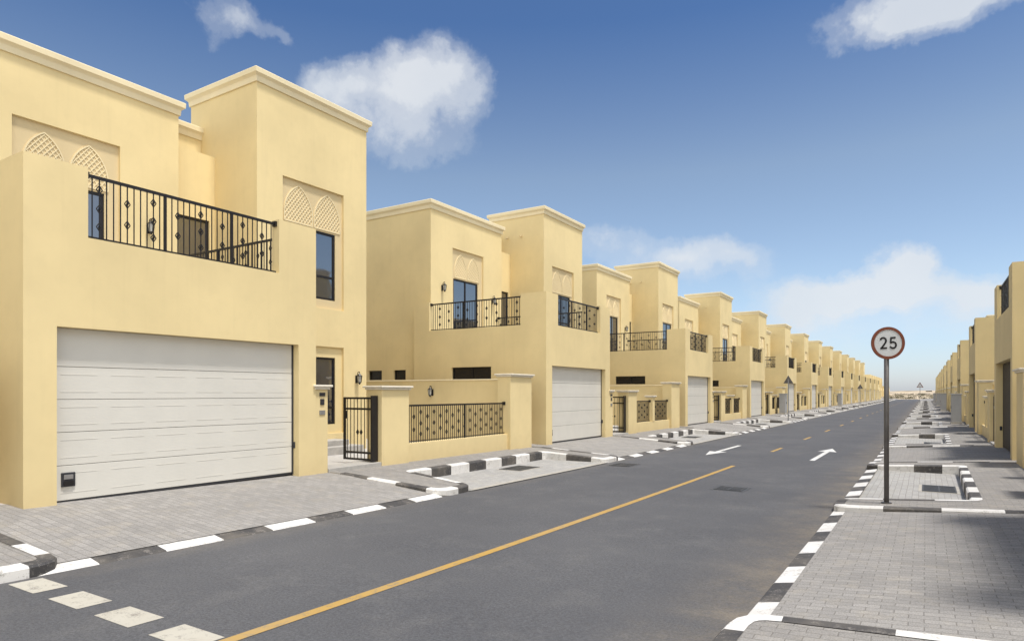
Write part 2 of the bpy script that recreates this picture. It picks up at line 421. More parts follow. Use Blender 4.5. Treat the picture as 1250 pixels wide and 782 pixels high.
# ------------------------------------------------------------------ the villa
ZB = -.45
FLO, PAR = 3.62, 4.78
WT, TT = 8.53, 9.47
def make_villa(garage='white'):
    root = empty('villa')
    # --- garage block with terrace
    b = MB(); GD = .18
    face_holes(b, 'u', 0, 0, 4.95, ZB, FLO+.16, [(.40, 4.53, -.12, 2.48, GD, None, M['wall'])], M['wall'])
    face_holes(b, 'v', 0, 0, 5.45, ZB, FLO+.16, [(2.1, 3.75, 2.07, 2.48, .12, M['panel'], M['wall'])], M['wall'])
    b.poly([P(0, 4.95, ZB), P(5.45, 4.95, ZB), P(5.45, 4.95, FLO+.16), P(0, 4.95, FLO+.16)], M['wall'])
    b.poly([P(5.45, 0, ZB), P(5.45, .45, ZB), P(5.45, .45, FLO+.16), P(5.45, 0, FLO+.16)], M['wall'])
    b.poly([P(.2, .2, FLO), P(5.2, .2, FLO), P(5.2, 4.75, FLO), P(.2, 4.75, FLO)], M['tile'])
    # parapet as one closed run with lower sills where railings stand
    T = .2; S = FLO+.16
    def para(u0, u1, v0, v1, z):        # wall piece above the slab; outer faces shared by construction
        b.box(P(u0, v0, S), P(u1, v1, z), M['wall'])
    # ring top at the sill
    for (u0, u1, v0, v1) in ((0, T, 0, 4.95), (T, 5.45, 0, T), (T, 5.45, 4.95-T, 4.95)):
        b.poly([P(u0, v0, S), P(u1, v0, S), P(u1, v1, S), P(u0, v1, S)], M['wall'])
    b.poly([P(T, T, FLO), P(T, 4.75, FLO), P(T, 4.75, S), P(T, T, S)], M['wall'])
    b.poly([P(T, T, FLO), P(5.4, T, FLO), P(5.4, T, S), P(T, T, S)], M['wall'])
    b.poly([P(T, 4.75, FLO), P(5.4, 4.75, FLO), P(5.4, 4.75, S), P(T, 4.75, S)], M['wall'])
    para(0, T, 0, .80, PAR); para(0, T, 4.08, 4.95, PAR)
    para(T, .95, 0, T, PAR); para(T, 1.05, 4.75, 4.95, PAR)
    para(4.75, 5.45, 0, T, PAR)
    b.build('garage_block', root)
    railing(root, (.10, .80), (.10, 4.08), S, PAR-.06, posts=(.36, .72))
    railing(root, (.95, .10), (4.75, .10), S, PAR-.06, posts=(.62,))
    railing(root, (1.05, 4.85), (5.0, 4.85), S, PAR-.06, posts=(.5,))
    window('v', .07, 2.1, 3.75, 2.07, 2.48, root, (.5,), (), 'slit_window', .04)
    # --- garage door
    if garage == 'white':
        gd = MB(); u = GD
        zs = [0.035, .53, 1.0, 1.465, 1.93, 2.48]
        gd.box(P(u+.02, .40, 0), P(u+.06, 4.53, 2.48), M['doorline'])
        for k in range(5):
            z0, z1 = zs[k]+.004, zs[k+1]-.004
            gd.box(P(u-.012, .42, z0), P(u+.02, 4.50, z1), M['door'], .004)
            ncol = 6
            for c_ in range(ncol):
                a0 = .42+4.08*(c_+.14)/ncol; a1 = .42+4.08*(c_+.86)/ncol; h0 = z0+.10; h1 = z1-.10
                e = .010
                # raised rib rectangle
                for (p0, p1, q0, q1) in ((a0, a1, h0, h0+e), (a0, a1, h1-e, h1), ):
                    gd.box(P(u-.015, p0, q0), P(u-.011, p1, q1), M['door'])
        o = gd.build('garage_door', root)
        s = MB(); s.box(P(u-.006, .40, 0), P(u+.01, 4.53, .035), M['plate']); s.box(P(u-.03, 4.502, 0), P(u+.01, 4.53, 2.48), M['plate']); s.build('door_seal', o)
        h = MB(); h.box(P(u-.035, .52, .23), P(u-.010, .70, .43), M['plate'], .006); h.box(P(u-.042, .55, .335), P(u-.03, .67, .40), M['plate2'], .004)
        h.box(P(u-.05, .545, .25), P(u-.03, .675, .315), M['iron'], .004); h.build('door_handle', o)
    else:
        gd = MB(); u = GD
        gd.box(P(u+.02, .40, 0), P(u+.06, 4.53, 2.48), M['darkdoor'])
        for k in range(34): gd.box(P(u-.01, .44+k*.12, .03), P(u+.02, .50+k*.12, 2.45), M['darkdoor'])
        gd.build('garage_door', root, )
    sw = MB(); sw.box(P(.10, 4.515, .50), P(.16, 4.53, .62), M['plate']); sw.build('switch_box', root)
    # --- wing with the balcony door
    w = MB()
    volume(w, 5.05, 12, .45, 5.15, ZB, WT,
           fh=[(1.75, 3.80, FLO, 7.05, .07, None, M['wall'])],
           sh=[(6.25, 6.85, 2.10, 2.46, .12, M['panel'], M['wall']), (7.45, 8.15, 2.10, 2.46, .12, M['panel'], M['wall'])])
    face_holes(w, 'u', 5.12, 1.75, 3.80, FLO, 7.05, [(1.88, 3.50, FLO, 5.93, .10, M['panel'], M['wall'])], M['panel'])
    w.build('wing_wall', root)
    cornice(5.05, 12, .45, 5.15, WT, root)
    window('u', 5.14, 1.88, 3.50, FLO+.02, 5.93, root, (.5,), (), 'balcony_door')
    window('v', .52, 6.25, 6.85, 2.10, 2.46, root, (), (), 'slit_window', .04)
    window('v', .52, 7.45, 8.15, 2.10, 2.46, root, (), (), 'slit_window', .04)
    arch_relief(root, 5.12, 1.95, 2.72, 5.99, 6.88); arch_relief(root, 5.12, 2.80, 3.57, 5.99, 6.88)
    lantern(root, 5.05, 1.10, 5.45, -1, 0); lantern(root, 5.05, 4.42, 5.35, -1, 0)
    # --- rear body and link
    r = MB(); volume(r, 5.95, 13.5, 5.15, 9.9, ZB, WT-.004); r.build('rear_wall', root)
    cornice(5.95, 13.5, 5.34, 9.7, WT-.05, root)
    l = MB(); volume(l, 5.35, 5.95, 5.15, 6.3, ZB, 7.62, fh=[(5.25, 6.15, FLO, 5.95, .09, M['panel'], M['wall'])]); l.build('link_wall', root)
    window('u', 5.39, 5.25, 6.15, FLO+.02, 5.95, root, (), (), 'balcony_door')
    # --- tower
    t = MB()
    volume(t, 3.65, 6.4, 6.3, 10.0, ZB, TT, fh=[(7.06, 9.12, 3.85, 7.08, .07, None, M['wall']), (7.06, 9.12, .45, 2.82, .07, None, M['wall'])],
           sh=[])
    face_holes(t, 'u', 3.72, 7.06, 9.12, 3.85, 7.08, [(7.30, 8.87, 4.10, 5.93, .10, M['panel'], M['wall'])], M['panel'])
    face_holes(t, 'u', 3.72, 7.06, 9.12, .45, 2.82, [(7.30, 8.87, .70, 2.53, .10, M['panel'], M['wall'])], M['wall'])
    t.build('tower_wall', root)
    cornice(3.65, 6.4, 6.3, 10.0, TT, root)
    window('u', 3.74, 7.30, 8.87, 4.10, 5.93, root, (.5,), (.34,)); window('u', 3.74, 7.30, 8.87, .70, 2.53, root, (.5,), (.25,))
    arch_relief(root, 3.72, 7.15, 8.06, 5.99, 6.96); arch_relief(root, 3.72, 8.12, 9.03, 5.99, 6.96)
    lantern(root, 3.65, 9.6, 1.95, -1, 0)
    for uu in (4.75, 5.45):
        s = MB(); s.bar(P(uu, 6.30, 8.35), P(uu, 6.14, 8.32), .03, M['panel'], 8); s.build('rain_spout', root)
    st = MB(); st.box(P(2.75, 5.2, ZB), P(3.65, 9.0, .16), M['tile'], .01); st.box(P(3.1, 5.4, .16), P(3.649, 8.8, .30), M['tile'], .01); st.build('entrance_step', root)
    return root

def cap(mb, u0, u1, v0, v1, z):
    mb.box(P(u0-.035, v0-.035, z-.09), P(u1+.035, v1+.035, z-.045), M['cap'], .008)
    mb.box(P(u0-.075, v0-.075, z-.045), P(u1+.075, v1+.075, z), M['cap'], .012)

def make_garden_wall(pier=False):
    root = empty('garden_wall')
    def pillar(u0, u1, v0, v1, z):
        mb = MB(); mb.box(P(u0, v0, ZB), P(u1, v1, z-.09), M['wall'], .008); o = mb.build('pillar', root)
        c_ = MB(); cap(c_, u0, u1, v0, v1, z); c_.build('pillar_cap', o); return o
    ip = pillar(.02, .45, 4.955, 5.27, 1.72)
    for k, (zz, hh, mt) in enumerate(((1.53, .035, 'plate'), (1.38, .06, 'plate'), (1.17, .045, 'plate2'))):
        s = MB(); s.box(P(.003, 5.05+.02*(k == 1), zz-hh), P(.022, 5.19-.02*(k == 1), zz+hh), M[mt], .004); s.build('intercom_plate' if k < 2 else 'number_plate', ip)
    pillar(.0, .45, 6.8, 7.7, 1.72)
    pillar(.0, .45, 12.1, 13.3, 2.12)
    lw = MB(); lw.box(P(.10, 7.7, ZB), P(.36, 12.1, .37), M['wall']); lw.build('low_wall', root)
    sw = MB(); sw.box(P(.449, 13.12, ZB), P(9.5, 13.30, 1.96), M['wall']); sw.build('side_wall', root)
    sc_ = MB(); sc_.box(P(.45, 13.09, 1.96), P(9.5, 13.33, 2.0), M['cornice'], .008); sc_.build('wall_coping', root)
    if pier:
        mb = MB(); mb.box(P(.08, 9.8, .37), P(.38, 10.05, 1.42), M['wall'], .006); o = mb.build('pier', root)
        c_ = MB(); cap(c_, .08, .38, 9.8, 10.05, 1.50); c_.build('pillar_cap', o)
        railing(root, (.22, 7.7), (.22, 9.8), .37, 1.28, name='fence_railing', every=4, step=.08)
        railing(root, (.22, 10.05), (.22, 12.1), .37, 1.28, name='fence_railing', every=4, step=.08)
    else:
        railing(root, (.22, 7.7), (.22, 12.1), .37, 1.28, posts=(.56,), name='fence_railing', every=3, step=.085)
    # gate leaf, standing open against the pillar, hinged at its side
    gt = MB(); v = 6.74; u0, u1 = .14, 1.12; I = M['iron']
    for (a, b_) in ((u0, u0+.05), (u1-.05, u1)): gt.box(P(a, v-.02, .05), P(b_, v+.02, 1.46), I)
    for z_ in (.05, .20, 1.18, 1.42): gt.box(P(u0, v-.018, z_), P(u1, v+.018, z_+.045), I)
    n = 9
    for k in range(1, n):
        uu = u0+(u1-u0)*k/n; gt.bar(P(uu, v, .08), P(uu, v, 1.44), .009, I)
        if k in (4, 5):
            gt.bar(P(uu, v, .62), P(uu, v, .68), .010, I, 4, .035); gt.bar(P(uu, v, .68), P(uu, v, .74), .035, I, 4, .010)
    go = gt.build('gate', root)
    h = MB(); h.box(P(u1-.14, v-.05, .98), P(u1-.11, v-.02, 1.16), I, .004); h.build('gate_handle', go)
    # second leaf, folded edge-on to the street
    g2 = MB(); g2.box(P(.10, 6.60, .05), P(.15, 6.78, 1.50), I, .004); g2.build('gate_post', root)
    th = MB(); th.box(P(.0, 5.28, ZB), P(.55, 6.79, .035), M['tile'], .006); th.build('threshold', root)
    lantern(root, 3.72, 13.12, 1.58, 0, -1)
    return root

ORD = ['first', 'second', 'third', 'fourth', 'fifth', 'sixth', 'seventh', 'eighth', 'ninth', 'tenth', 'eleventh', 'twelfth', 'thirteenth', 'fourteenth', 'fifteenth', 'sixteenth']
BIG = ('garage_block', 'wing_wall', 'tower_wall', 'rear_wall', 'link_wall', 'garage_door', 'balcony_railing', 'cornice', 'window', 'balcony_door', 'pillar', 'pillar_cap', 'low_wall', 'side_wall', 'fence_railing', 'gate', 'slit_window', 'glass', 'pier')
def far_keep(o): return o.name.split('.')[0] in BIG
def setup(o, X, D, sx=1):
    base = g(D+3)+.28
    o.location = (X, D, base)
    k = {0: 1.0}.get(round(D/PER), 1.0)
    o.scale = (sx, 1, 1+.022*(1-math.exp(-max(0, D-4)/14)))

villa0 = make_villa('white'); wall0 = make_garden_wall(False)
villas = []
for i in range(14):
    o = villa0 if i == 0 else copy_tree(villa0, keep=None if i < 7 else far_keep)
    setup(o, -LG, 3.9+PER*i)
    if i == 0: lab = 'nearest sand-yellow villa with wide off-white garage door and lattice arches above'
    elif i == 1: lab = 'second sand-yellow villa from the camera in the left row, slit window in its side wall'
    else: lab = f'sand-yellow two-storey villa, {ORD[i]} from the camera in the left row'
    tag(o, lab, 'villa', 'villas along the left side of the street')
    villas.append(o)
tag(wall0, 'yellow garden wall of the nearest left villa, single long railing and open black gate', 'garden wall', 'garden walls between the left villas'); setup(wall0, -LG, 3.9)
wallB = make_garden_wall(True)
for i in range(1, 14):
    o = wallB if i == 1 else copy_tree(wallB, keep=None if i < 6 else far_keep)
    setup(o, -LG, 3.9+PER*i)
    tag(o, f'yellow garden wall with pillars, black gate and railings beside the {ORD[i]} villa from the camera on the left', 'garden wall', 'garden walls between the left villas')
o = copy_tree(villa0); setup(o, -LG, 3.9-PER); tag(o, 'sand-yellow villa just outside the left edge of the photo, beside the camera', 'villa', 'villas along the left side of the street')
o = copy_tree(wallB); setup(o, -LG, 3.9-PER); tag(o, 'yellow garden wall and gate just outside the left edge of the photo', 'garden wall', 'garden walls between the left villas')
for j in range(7):
    o = copy_tree(villa0, keep=lambda c: c.name.split('.')[0] in BIG[:7])
    setup(o, -LG-6.3, 316+PER*j)
    tag(o, f'tiny distant yellow villa beyond the gap in the left row, {ORD[j]} counted from the gap', 'villa', 'far villas beyond the gap')
for c_ in [c for c in villa0.children if c.name.startswith('rain_spout')]: bpy.data.objects.remove(c_)
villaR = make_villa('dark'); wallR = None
for i in range(0, 12):
    o = villaR if i == 0 else copy_tree(villaR, keep=None if i < 4 else far_keep)
    setup(o, -RG, 3.9+RSHIFT+PER*(i+0), -1)
    lab = 'shaded sand-yellow villa just outside the right edge, throwing shade on the near pavement' if i == 0 else f'shaded sand-yellow villa with dark garage opening, {ORD[i-1]} seen in the right row'
    tag(o, lab, 'villa', 'villas along the right side of the street')
    w = copy_tree(wallB, keep=None if i < 4 else far_keep)
    setup(w, -RG, 3.9+RSHIFT+PER*(i+0), -1)
    tag(w, 'shaded garden wall with a tall capped pillar at the very right edge of the photo' if i == 0 else f'shaded yellow garden wall with pillars and railings beyond the {ORD[i-1]} villa seen in the right row', 'garden wall', 'garden walls between the right villas')

# ------------------------------------------------------------------ ground, road, pavements, kerbs
def surf(kind, side, L, D):
    """height of the paving"""
    t = (L-LK)/(LG-LK) if side == 'l' else (RK-L)/(RK-RG)
    t = min(max(t, 0), 1)
    if kind == 'raised': h = .112+.168*t
    elif kind == 'apron': h = .035+.245*t
    elif kind == 'bay': h = .012
    return g(D)+h
def sheet(name, L0, L1, D0, D1, zf, mat, nL=1, step=1.0, label=None, mb=None):
    own = mb is None
    if own: mb = MB()
    n = max(1, int(math.ceil((D1-D0)/step)))
    for i in range(n):
        a, b = D0+(D1-D0)*i/n, D0+(D1-D0)*(i+1)/n
        for j in range(nL):
            p, q = L0+(L1-L0)*j/nL, L0+(L1-L0)*(j+1)/nL
            mb.poly([(-p, a, zf(p, a)), (-q, a, zf(q, a)), (-q, b, zf(q, b)), (-p, b, zf(p, b))], mat)
    if own:
        o = mb.build(name); tag(o, kind='structure'); return o

END = 236.0
def band(D0, D1):   # coarser steps further out
    out = []; d = D0
    while d < D1:
        s = 1.0 if d < 45 else 12.0
        out.append((d, min(d+s, D1))); d += s
    return out
mb = MB()
for a, b in band(-14, END):
    mb.poly([(-LK-.05, a, g(a)), (-RK+.05, a, g(a)), (-RK+.05, b, g(b)), (-LK-.05, b, g(b))], M['asphalt'])
tag(mb.build('road'), kind='structure')

def inset(poly, d):
    """offset an open polyline to its left by d"""
    out = []
    for i, p in enumerate(poly):
        p = Vector(p)
        t = []
        if i > 0: t.append((p-Vector(poly[i-1])).normalized())
        if i < len(poly)-1: t.append((Vector(poly[i+1])-p).normalized())
        n = [Vector((-a.y, a.x)) for a in t]
        if len(n) == 2:
            m = (n[0]+n[1])
            m = m.normalized() if m.length > 1e-6 else n[0]
            k = 1/max(.45, m.dot(n[0]))
            out.append(tuple(p+m*d*k))
        else: out.append(tuple(p+n[0]*d))
    return out
def rounded(poly, rad):
    out = [poly[0]]
    for i in range(1, len(poly)-1):
        a, p, b = Vector(poly[i-1]), Vector(poly[i]), Vector(poly[i+1]); r = rad[i]
        if r <= 0: out.append(tuple(p)); continue
        u, w = (a-p).normalized(), (b-p).normalized()
        for k in range(5):
            t = k/4; q0, q1 = p+u*r, p+w*r
            out.append(tuple(q0*(1-t)**2+p*2*t*(1-t)+q1*t*t))
    out.append(poly[-1]); return out
def resample(poly, step):
    out = []; 
    for i in range(len(poly)-1):
        a, b = Vector(poly[i]), Vector(poly[i+1]); L = (b-a).length; n = max(1, int(L/step+.5))
        for k in range(n): out.append(tuple(a+(b-a)*k/n))
    out.append(poly[-1]); return out

kerbs = {'l': MB(), 'r': MB()}
paves = {'l': MB(), 'r': MB()}
rk = random.Random(3)
def kerb_run(mb, poly, zt, zb, wid, seg=.72, start=0, ov=None):
    """poly: world XY points; body extends to the left of travel; alternate paint every seg metres, small joints between"""
    fine = resample(poly, .18)
    inner = inset(fine, wid)
    # cumulative length decides the colour
    acc = 0; 
    for i in range(len(fine)-1):
        p, q = Vector(fine[i]), Vector(fine[i+1]); l = (q-p).length
        k = int((acc+l/2)/seg+start); m = M['white'] if k % 2 == 0 else M['black']
        if ov: m = ov((p+q)/2) or m
        p2, q2 = inner[i], inner[i+1]; a, b = fine[i], fine[i+1]
        c = .022
        def lerp(s, t, f): return (s[0]+(t[0]-s[0])*f, s[1]+(t[1]-s[1])*f)
        f = c/wid; a1, b1 = lerp(a, p2, f), lerp(b, q2, f)
        za, zc = zt(*a), zt(*b)
        mb.poly([(*a, zb(*a)), (*b, zb(*b)), (*b, zc-c), (*a, za-c)], m)
        mb.poly([(*a, za-c), (*b, zc-c), (*b1, zc), (*a1, za)], m)
        mb.poly([(*a1, za), (*b1, zc), (*q2, zt(*q2)), (*p2, zt(*p2))], m)
        acc += l

def build_side(side):
    if side == 'l': KL, GL, sg, sh = LK, LG, 1, 0
    else: KL, GL, sg, sh = RK, RG, -1, RSHIFT
    W = lambda l, d: (-(KL+sg*l), d)         # l = distance from the kerb line towards the houses
    dep = 1.89
    kb, pv = kerbs[side], paves[side]
    nmax = 15 if side == 'l' else 12
    for i in range(-1, nmax):
        o = PER*i+sh
        if o+3 > END-8: break
        # apron
        apr0, apr1 = 3.2+o, 9.2+o
        zf = lambda L, D: surf('apron', side, L, D)
        n = 6
        sheet('', KL+sg*.20, GL+sg*.5, apr0-.05, apr1+.05, zf, M['drive'], 3, 1.0, mb=pv)
        # raised ground between the driveways, with the parking bay cut out
        wig = .25 if side == 'l' else .05
        line = [W(2.55, 9.2+o), W(0, 9.2+o), W(0, 10.2+o), W(dep-.05, 10.3+wig+o), W(dep, 16.3+o), W(0, 16.35+o), W(0, 17.4+o), W(2.55, 17.4+o)]
        line = rounded(line, [0, .34, .30, .12, .12, .25, .34, 0])
        if side == 'l': line2 = line[::-1]
        else: line2 = line
        # body of kerb must lie on the raised side
        # raised side is to the ... of travel; test with a point inside the nib
        Zt = lambda x, y: surf('raised', side, -x, y)+.006
        Zb = lambda x, y: g(y)-.05
        wk = .16
        for cand in (line2, line2[::-1]):
            ins = inset(resample(cand, .18), wk)
            # a nib point
            mid = W(1.2, 9.7+o)
            # count: polygon of inner edge closed through the house side must have smaller nib-to-edge distance
            d_in = min((Vector(p)-Vector(mid)).length for p in ins); d_out = min((Vector(p)-Vector(mid)).length for p in resample(cand, .18))
            if d_in < d_out: break
        def ov(p, o=o):
            if side != 'l': return None
            if abs(-p.x-KL) < .12 and o+16.35 < p.y < o+17.08: return M['white']
            if -p.x-KL < .34 and o+17.08 <= p.y < o+17.5: return M['black']
        kerb_run(kb, cand, Zt, Zb, wk, start=1, ov=ov)
        inner = inset(resample(cand, .18), wk-.004)
        # close polygon on the house side
        first, last = Vector(inner[0]), Vector(inner[-1])
        xg = -(GL+sg*.5)
        back = []
        y0, y1 = last.y, first.y
        m_ = 9
        # widen behind the driveway mouth ends so that no gap stays by the aprons
        back = [(xg, y0+(y1-y0)*k/m_) for k in range(m_+1)]
        poly = inner+back
        tris = tessellate_polygon([[Vector((x, y, 0)) for x, y in poly]])
        for t in tris:
            pv.poly([(poly[k][0], poly[k][1], surf('raised', side, -poly[k][0], poly[k][1])) for k in t], M['pave'])
        # thin strip closing beyond the kerb ends (flush with the apron there)
        for (e0, e1) in ((9.2, 9.2+wk), (17.4-wk, 17.4)):
            zz = lambda L, D: surf('raised', side, L, D)
            sheet('', KL+sg*2.54, GL+sg*.5, e0+o, e1+o, zz, M['pave'], 2, 1.0, mb=pv)
            fd = e0 if e0 == 9.2 else e1
            for k in range(4):
                l0, l1 = 2.54+(.85)*k/4, 2.54+.85*(k+1)/4
                pa, pb = W(l0, fd+o), W(l1, fd+o)
                pv.poly([(*pa, g(pa[1])), (*pb, g(pb[1])), (*pb, surf('raised', side, -pb[0], pb[1])), (*pa, surf('raised', side, -pa[0], pa[1]))], M['conc'])
        # bay floor
        zbay = lambda L, D: surf('bay', side, L, D)
        sheet('', KL-sg*.02 if side == 'l' else KL-.22, KL+sg*(dep+.03), 10.1+o, 16.45+o, zbay, M['bay'], 1, 1.0, mb=pv)
        # dropped kerb along the driveway, painted
        def zlow(x, y):
            d = abs(-x-KL); return g(y)+.012+.040*min(1, d/.24)
        pts = [W(0, 9.62+o), W(0, 2.78+o)]
        if side == 'r': pts = pts[::-1]
        ins = inset(pts, .25)
        if (ins[0][0]+KL)*sg > 0: pts = pts[::-1]
        kerb_run(kb, pts, zlow, Zb, .25, start=0)
        if side == 'r':
            pts2 = [W(0, 10.3+o), W(0, 16.2+o)]
            ins = inset(pts2, .25)
            if (ins[0][0]+KL)*sg > 0: pts2 = pts2[::-1]
            kerb_run(kb, pts2, zlow, Zb, .25, start=0)
        else:
            # flush unpainted concrete edge along the bay
            sheet('', KL-.02, KL+.12, 10.2+o, 16.35+o, lambda L, D: g(D)+.018, M['conc'], 1, 1.0, mb=pv)
    # ground of the plots behind the garage line
    far = 42
    for a, b in band(-14, END):
        h = .275
        x0, x1 = -(GL+sg*.49), -(GL+sg*far)
        pv.poly([(x0, a, g(a)+h), (x1, a, g(a)+h), (x1, b, g(b)+h), (x0, b, g(b)+h)], M['yard'])
    last_o = PER*(i)+sh
    # tail of the pavement after the last plot
    d0 = PER*(nmax-1)+sh+17.4 if side == 'r' else None
    dd = max(p[1] for p in kb.v)
    zz = lambda L, D: surf('raised', side, L, D)
    sheet('', KL+sg*.16, GL+sg*.5, dd, END, zz, M['pave'], 1, 12, mb=pv)
    pts = [W(0, dd), W(0, END)]; ins = inset(pts, .16)
    if (ins[0][0]+KL)*sg > 0: pts = pts[::-1]
    kerb_run(kb, pts, lambda x, y: surf('raised', side, -x, y)+.006, lambda x, y: g(y)-.05, .16)
    tag(pv.build('pavement'), kind='structure'); tag(kb.build('kerb'), kind='structure')
build_side('l'); build_side('r')

# road paint --------------------------------------------------------
def paint_quad(mb, L0, L1, D0, D1, m, z=.004):
    n = max(1, int((D1-D0)/1.0)) if D1 < 60 else 1
    for k in range(n):
        a, b = D0+(D1-D0)*k/n, D0+(D1-D0)*(k+1)/n
        mb.poly([(-L0, a, g(a)+z), (-L1, a, g(a)+z), (-L1, b, g(b)+z), (-L0, b, g(b)+z)], m)
LC = 4.25
mb = MB(); paint_quad(mb, LC-.055, LC+.055, 2.7, 17.6, M['yellow'])
for k in range(30): paint_quad(mb, LC-.055, LC+.055, 22.6+6.75*k, 24.4+6.75*k, M['yellow'])
tag(mb.build('road_centre_line'), kind='structure')
mb = MB()
for k in range(4): paint_quad(mb, 6.70-.79*k, 7.21-.79*k, 2.65, 2.93, M['stopw'])
tag(mb.build('road_stop_marks'), kind='structure')
mb = MB()
def arrow(Lc, tip, tail):
    s = 1 if tip > tail else -1; h = 1.35*s; zz = .004
    def q(l, d): return (-(Lc+l), d, g(d)+zz)
    mb.poly([q(-.07, tail), q(.07, tail), q(.07, tip-h), q(-.07, tip-h)][:: 1], M['rwhite'])
    mb.poly([q(-.28, tip-h-.12*s), q(-.07, tip-h), q(.07, tip-h), q(.28, tip-h-.12*s), q(0, tip)], M['rwhite'])
arrow(5.75, 20.3, 24.7); arrow(2.72, 25.0, 20.2)
tag(mb.build('road_arrows'), kind='structure')

# drain grates --------------------------------------------------------
def grate(name, L, D, z, wl, wd, label, cat, group=None, rim='conc'):
    o = MB(); x = 0
    o.box((-wl/2-.06, -wd/2-.06, -.04), (wl/2+.06, wd/2+.06, .004), M[rim])
    root = o.build(name); root.location = (-L, D, z)
    f = MB(); f.box((-wl/2, -wd/2, .004), (wl/2, wd/2, .007), M['pit'])
    n = int(wd/.045)
    for k in range(n): f.box((-wl/2+.02, -wd/2+wd*(k+.15)/n, .007), (wl/2-.02, -wd/2+wd*(k+.72)/n, .013), M['grate'])
    for a in (-wl/2, wl/2-.025, -.012): f.box((a, -wd/2, .007), (a+.025, wd/2, .014), M['grate'])
    f.build('grate_bars', root)
    tag(root, label, cat, group)
for i in range(0, 6):
    grate('drain_grate', 8.55, 13.9+PER*i, g(13.9+PER*i)+.016, .62, .95, f'iron drain grate set in the {ORD[i]} paved bay on the left side', 'drain grate', 'drain grates in the bays')
for i in range(0, 5):
    D_ = 15.3+PER*i
    grate('drain_grate', -.22, D_, g(D_)+.016, .56, 1.0, 'iron drain grate in the nearest right bay, behind the 25 sign' if i == 0 else f'iron drain grate set in the {ORD[i]} paved bay on the right side', 'drain grate', 'drain grates in the bays')
grate('manhole_cover', 3.25, 13.2, g(13.2)+.001, .52, .5, 'dark square iron cover sunk in the right lane of the asphalt', 'manhole cover', rim='grate')
grate('gully_grate', 6.75, 16.2, g(16.2)+.001, .5, .7, 'dark iron gully grate in the asphalt beside the left kerb', 'drain grate', rim='grate')

# speed sign --------------------------------------------------------
SX, SD = -.52, 11.83
sz = g(SD)+.125+.03
root = empty('speed_limit_sign', (SX, SD, sz)); root.rotation_euler = (0, 0, R(28))
tag(root, 'round 25 speed limit sign with red border on a dark pole on the right pavement', 'road sign')
zc = 2.53-sz
mb = MB(); mb.bar((0, 0, -.15), (0, 0, zc+.2), .036, M['pole'], 20); mb.build('pole', root, True)
mb = MB(); mb.bar((0, 0, -.01), (0, 0, .012), .075, M['pole'], 16); mb.build('base_collar', root)
def disc(r0, r1, y0, y1, m, n=64):
    d = MB()
    for k in range(n):
        a, b = 2*math.pi*k/n, 2*math.pi*(k+1)/n
        def c(r, t, y): return (r*math.cos(t), y, zc+r*math.sin(t))
        if r0 > 0:
            d.poly([c(r0, a, y0), c(r0, b, y0), c(r1, b, y0), c(r1, a, y0)], m); d.poly([c(r0, a, y0), c(r0, b, y0), c(r0, b, y1), c(r0, a, y1)], m)
        else: d.poly([c(0, 0, y0), c(r1, b, y0), c(r1, a, y0)], m)
        d.poly([c(r1, a, y0), c(r1, b, y0), c(r1, b, y1), c(r1, a, y1)], m)
        if r0 <= 0: d.poly([c(0, 0, y1), c(r1, b, y1), c(r1, a, y1)], m)
    return d
sp_ = disc(0, .248, -.050, -.036, M['signw']).build('sign_plate', root)
disc(.209, .252, -.056, -.034, M['signr']).build('red_border', sp_)
mb = MB(); mb.box((-.06, -.036, zc-.11), (.06, .04, zc-.08), M['galv']); mb.box((-.06, -.036, zc+.08), (.06, .04, zc+.11), M['galv']); mb.build('bracket', root)
# figures as swept strokes
def stroke(mb, pts, w, y0, y1, m):
    L_ = inset(pts, w/2); R_ = inset(pts, -w/2)
    for i in range(len(pts)-1):
        q = [L_[i], L_[i+1], R_[i+1], R_[i]]
        A = [(p[0], y0, p[1]) for p in q]; B = [(p[0], y1, p[1]) for p in q]
        mb.faces(A+B, [(0, 1, 2, 3), (0, 4, 5, 1), (1, 5, 6, 2), (2, 6, 7, 3), (3, 7, 4, 0)], m)
def arc(cx, cz, rx, rz, a0, a1, n=14): return [(cx+rx*math.cos(R(a0+(a1-a0)*k/n)), cz+rz*math.sin(R(a0+(a1-a0)*k/n))) for k in range(n+1)]
fg = MB()
two = arc(-.072, .040, .043, .044, 165, -40)+[(-.112, -.080)]
stroke(fg, two, .026, -.0545, -.049, M['signk']); stroke(fg, [(-.122, -.073), (-.022, -.073)], .026, -.0545, -.049, M['signk'])
five = [(.118, .076), (.040, .076)]; stroke(fg, five, .025, -.0545, -.049, M['signk'])
stroke(fg, [(.047, .082), (.036, -.002)], .024, -.054, -.049, M['signk'])
stroke(fg, arc(.070, -.034, .047, .047, 142, -158), .026, -.0545, -.049, M['signk'])
fo = fg.build('figures', sp_); 
ca, sa = math.cos(R(3.5)), math.sin(R(3.5))
for v in fo.data.vertices:
    x, z = v.co.x*1.0, v.co.z*1.03; v.co.x = x*ca-z*sa; v.co.z = zc+x*sa+z*ca

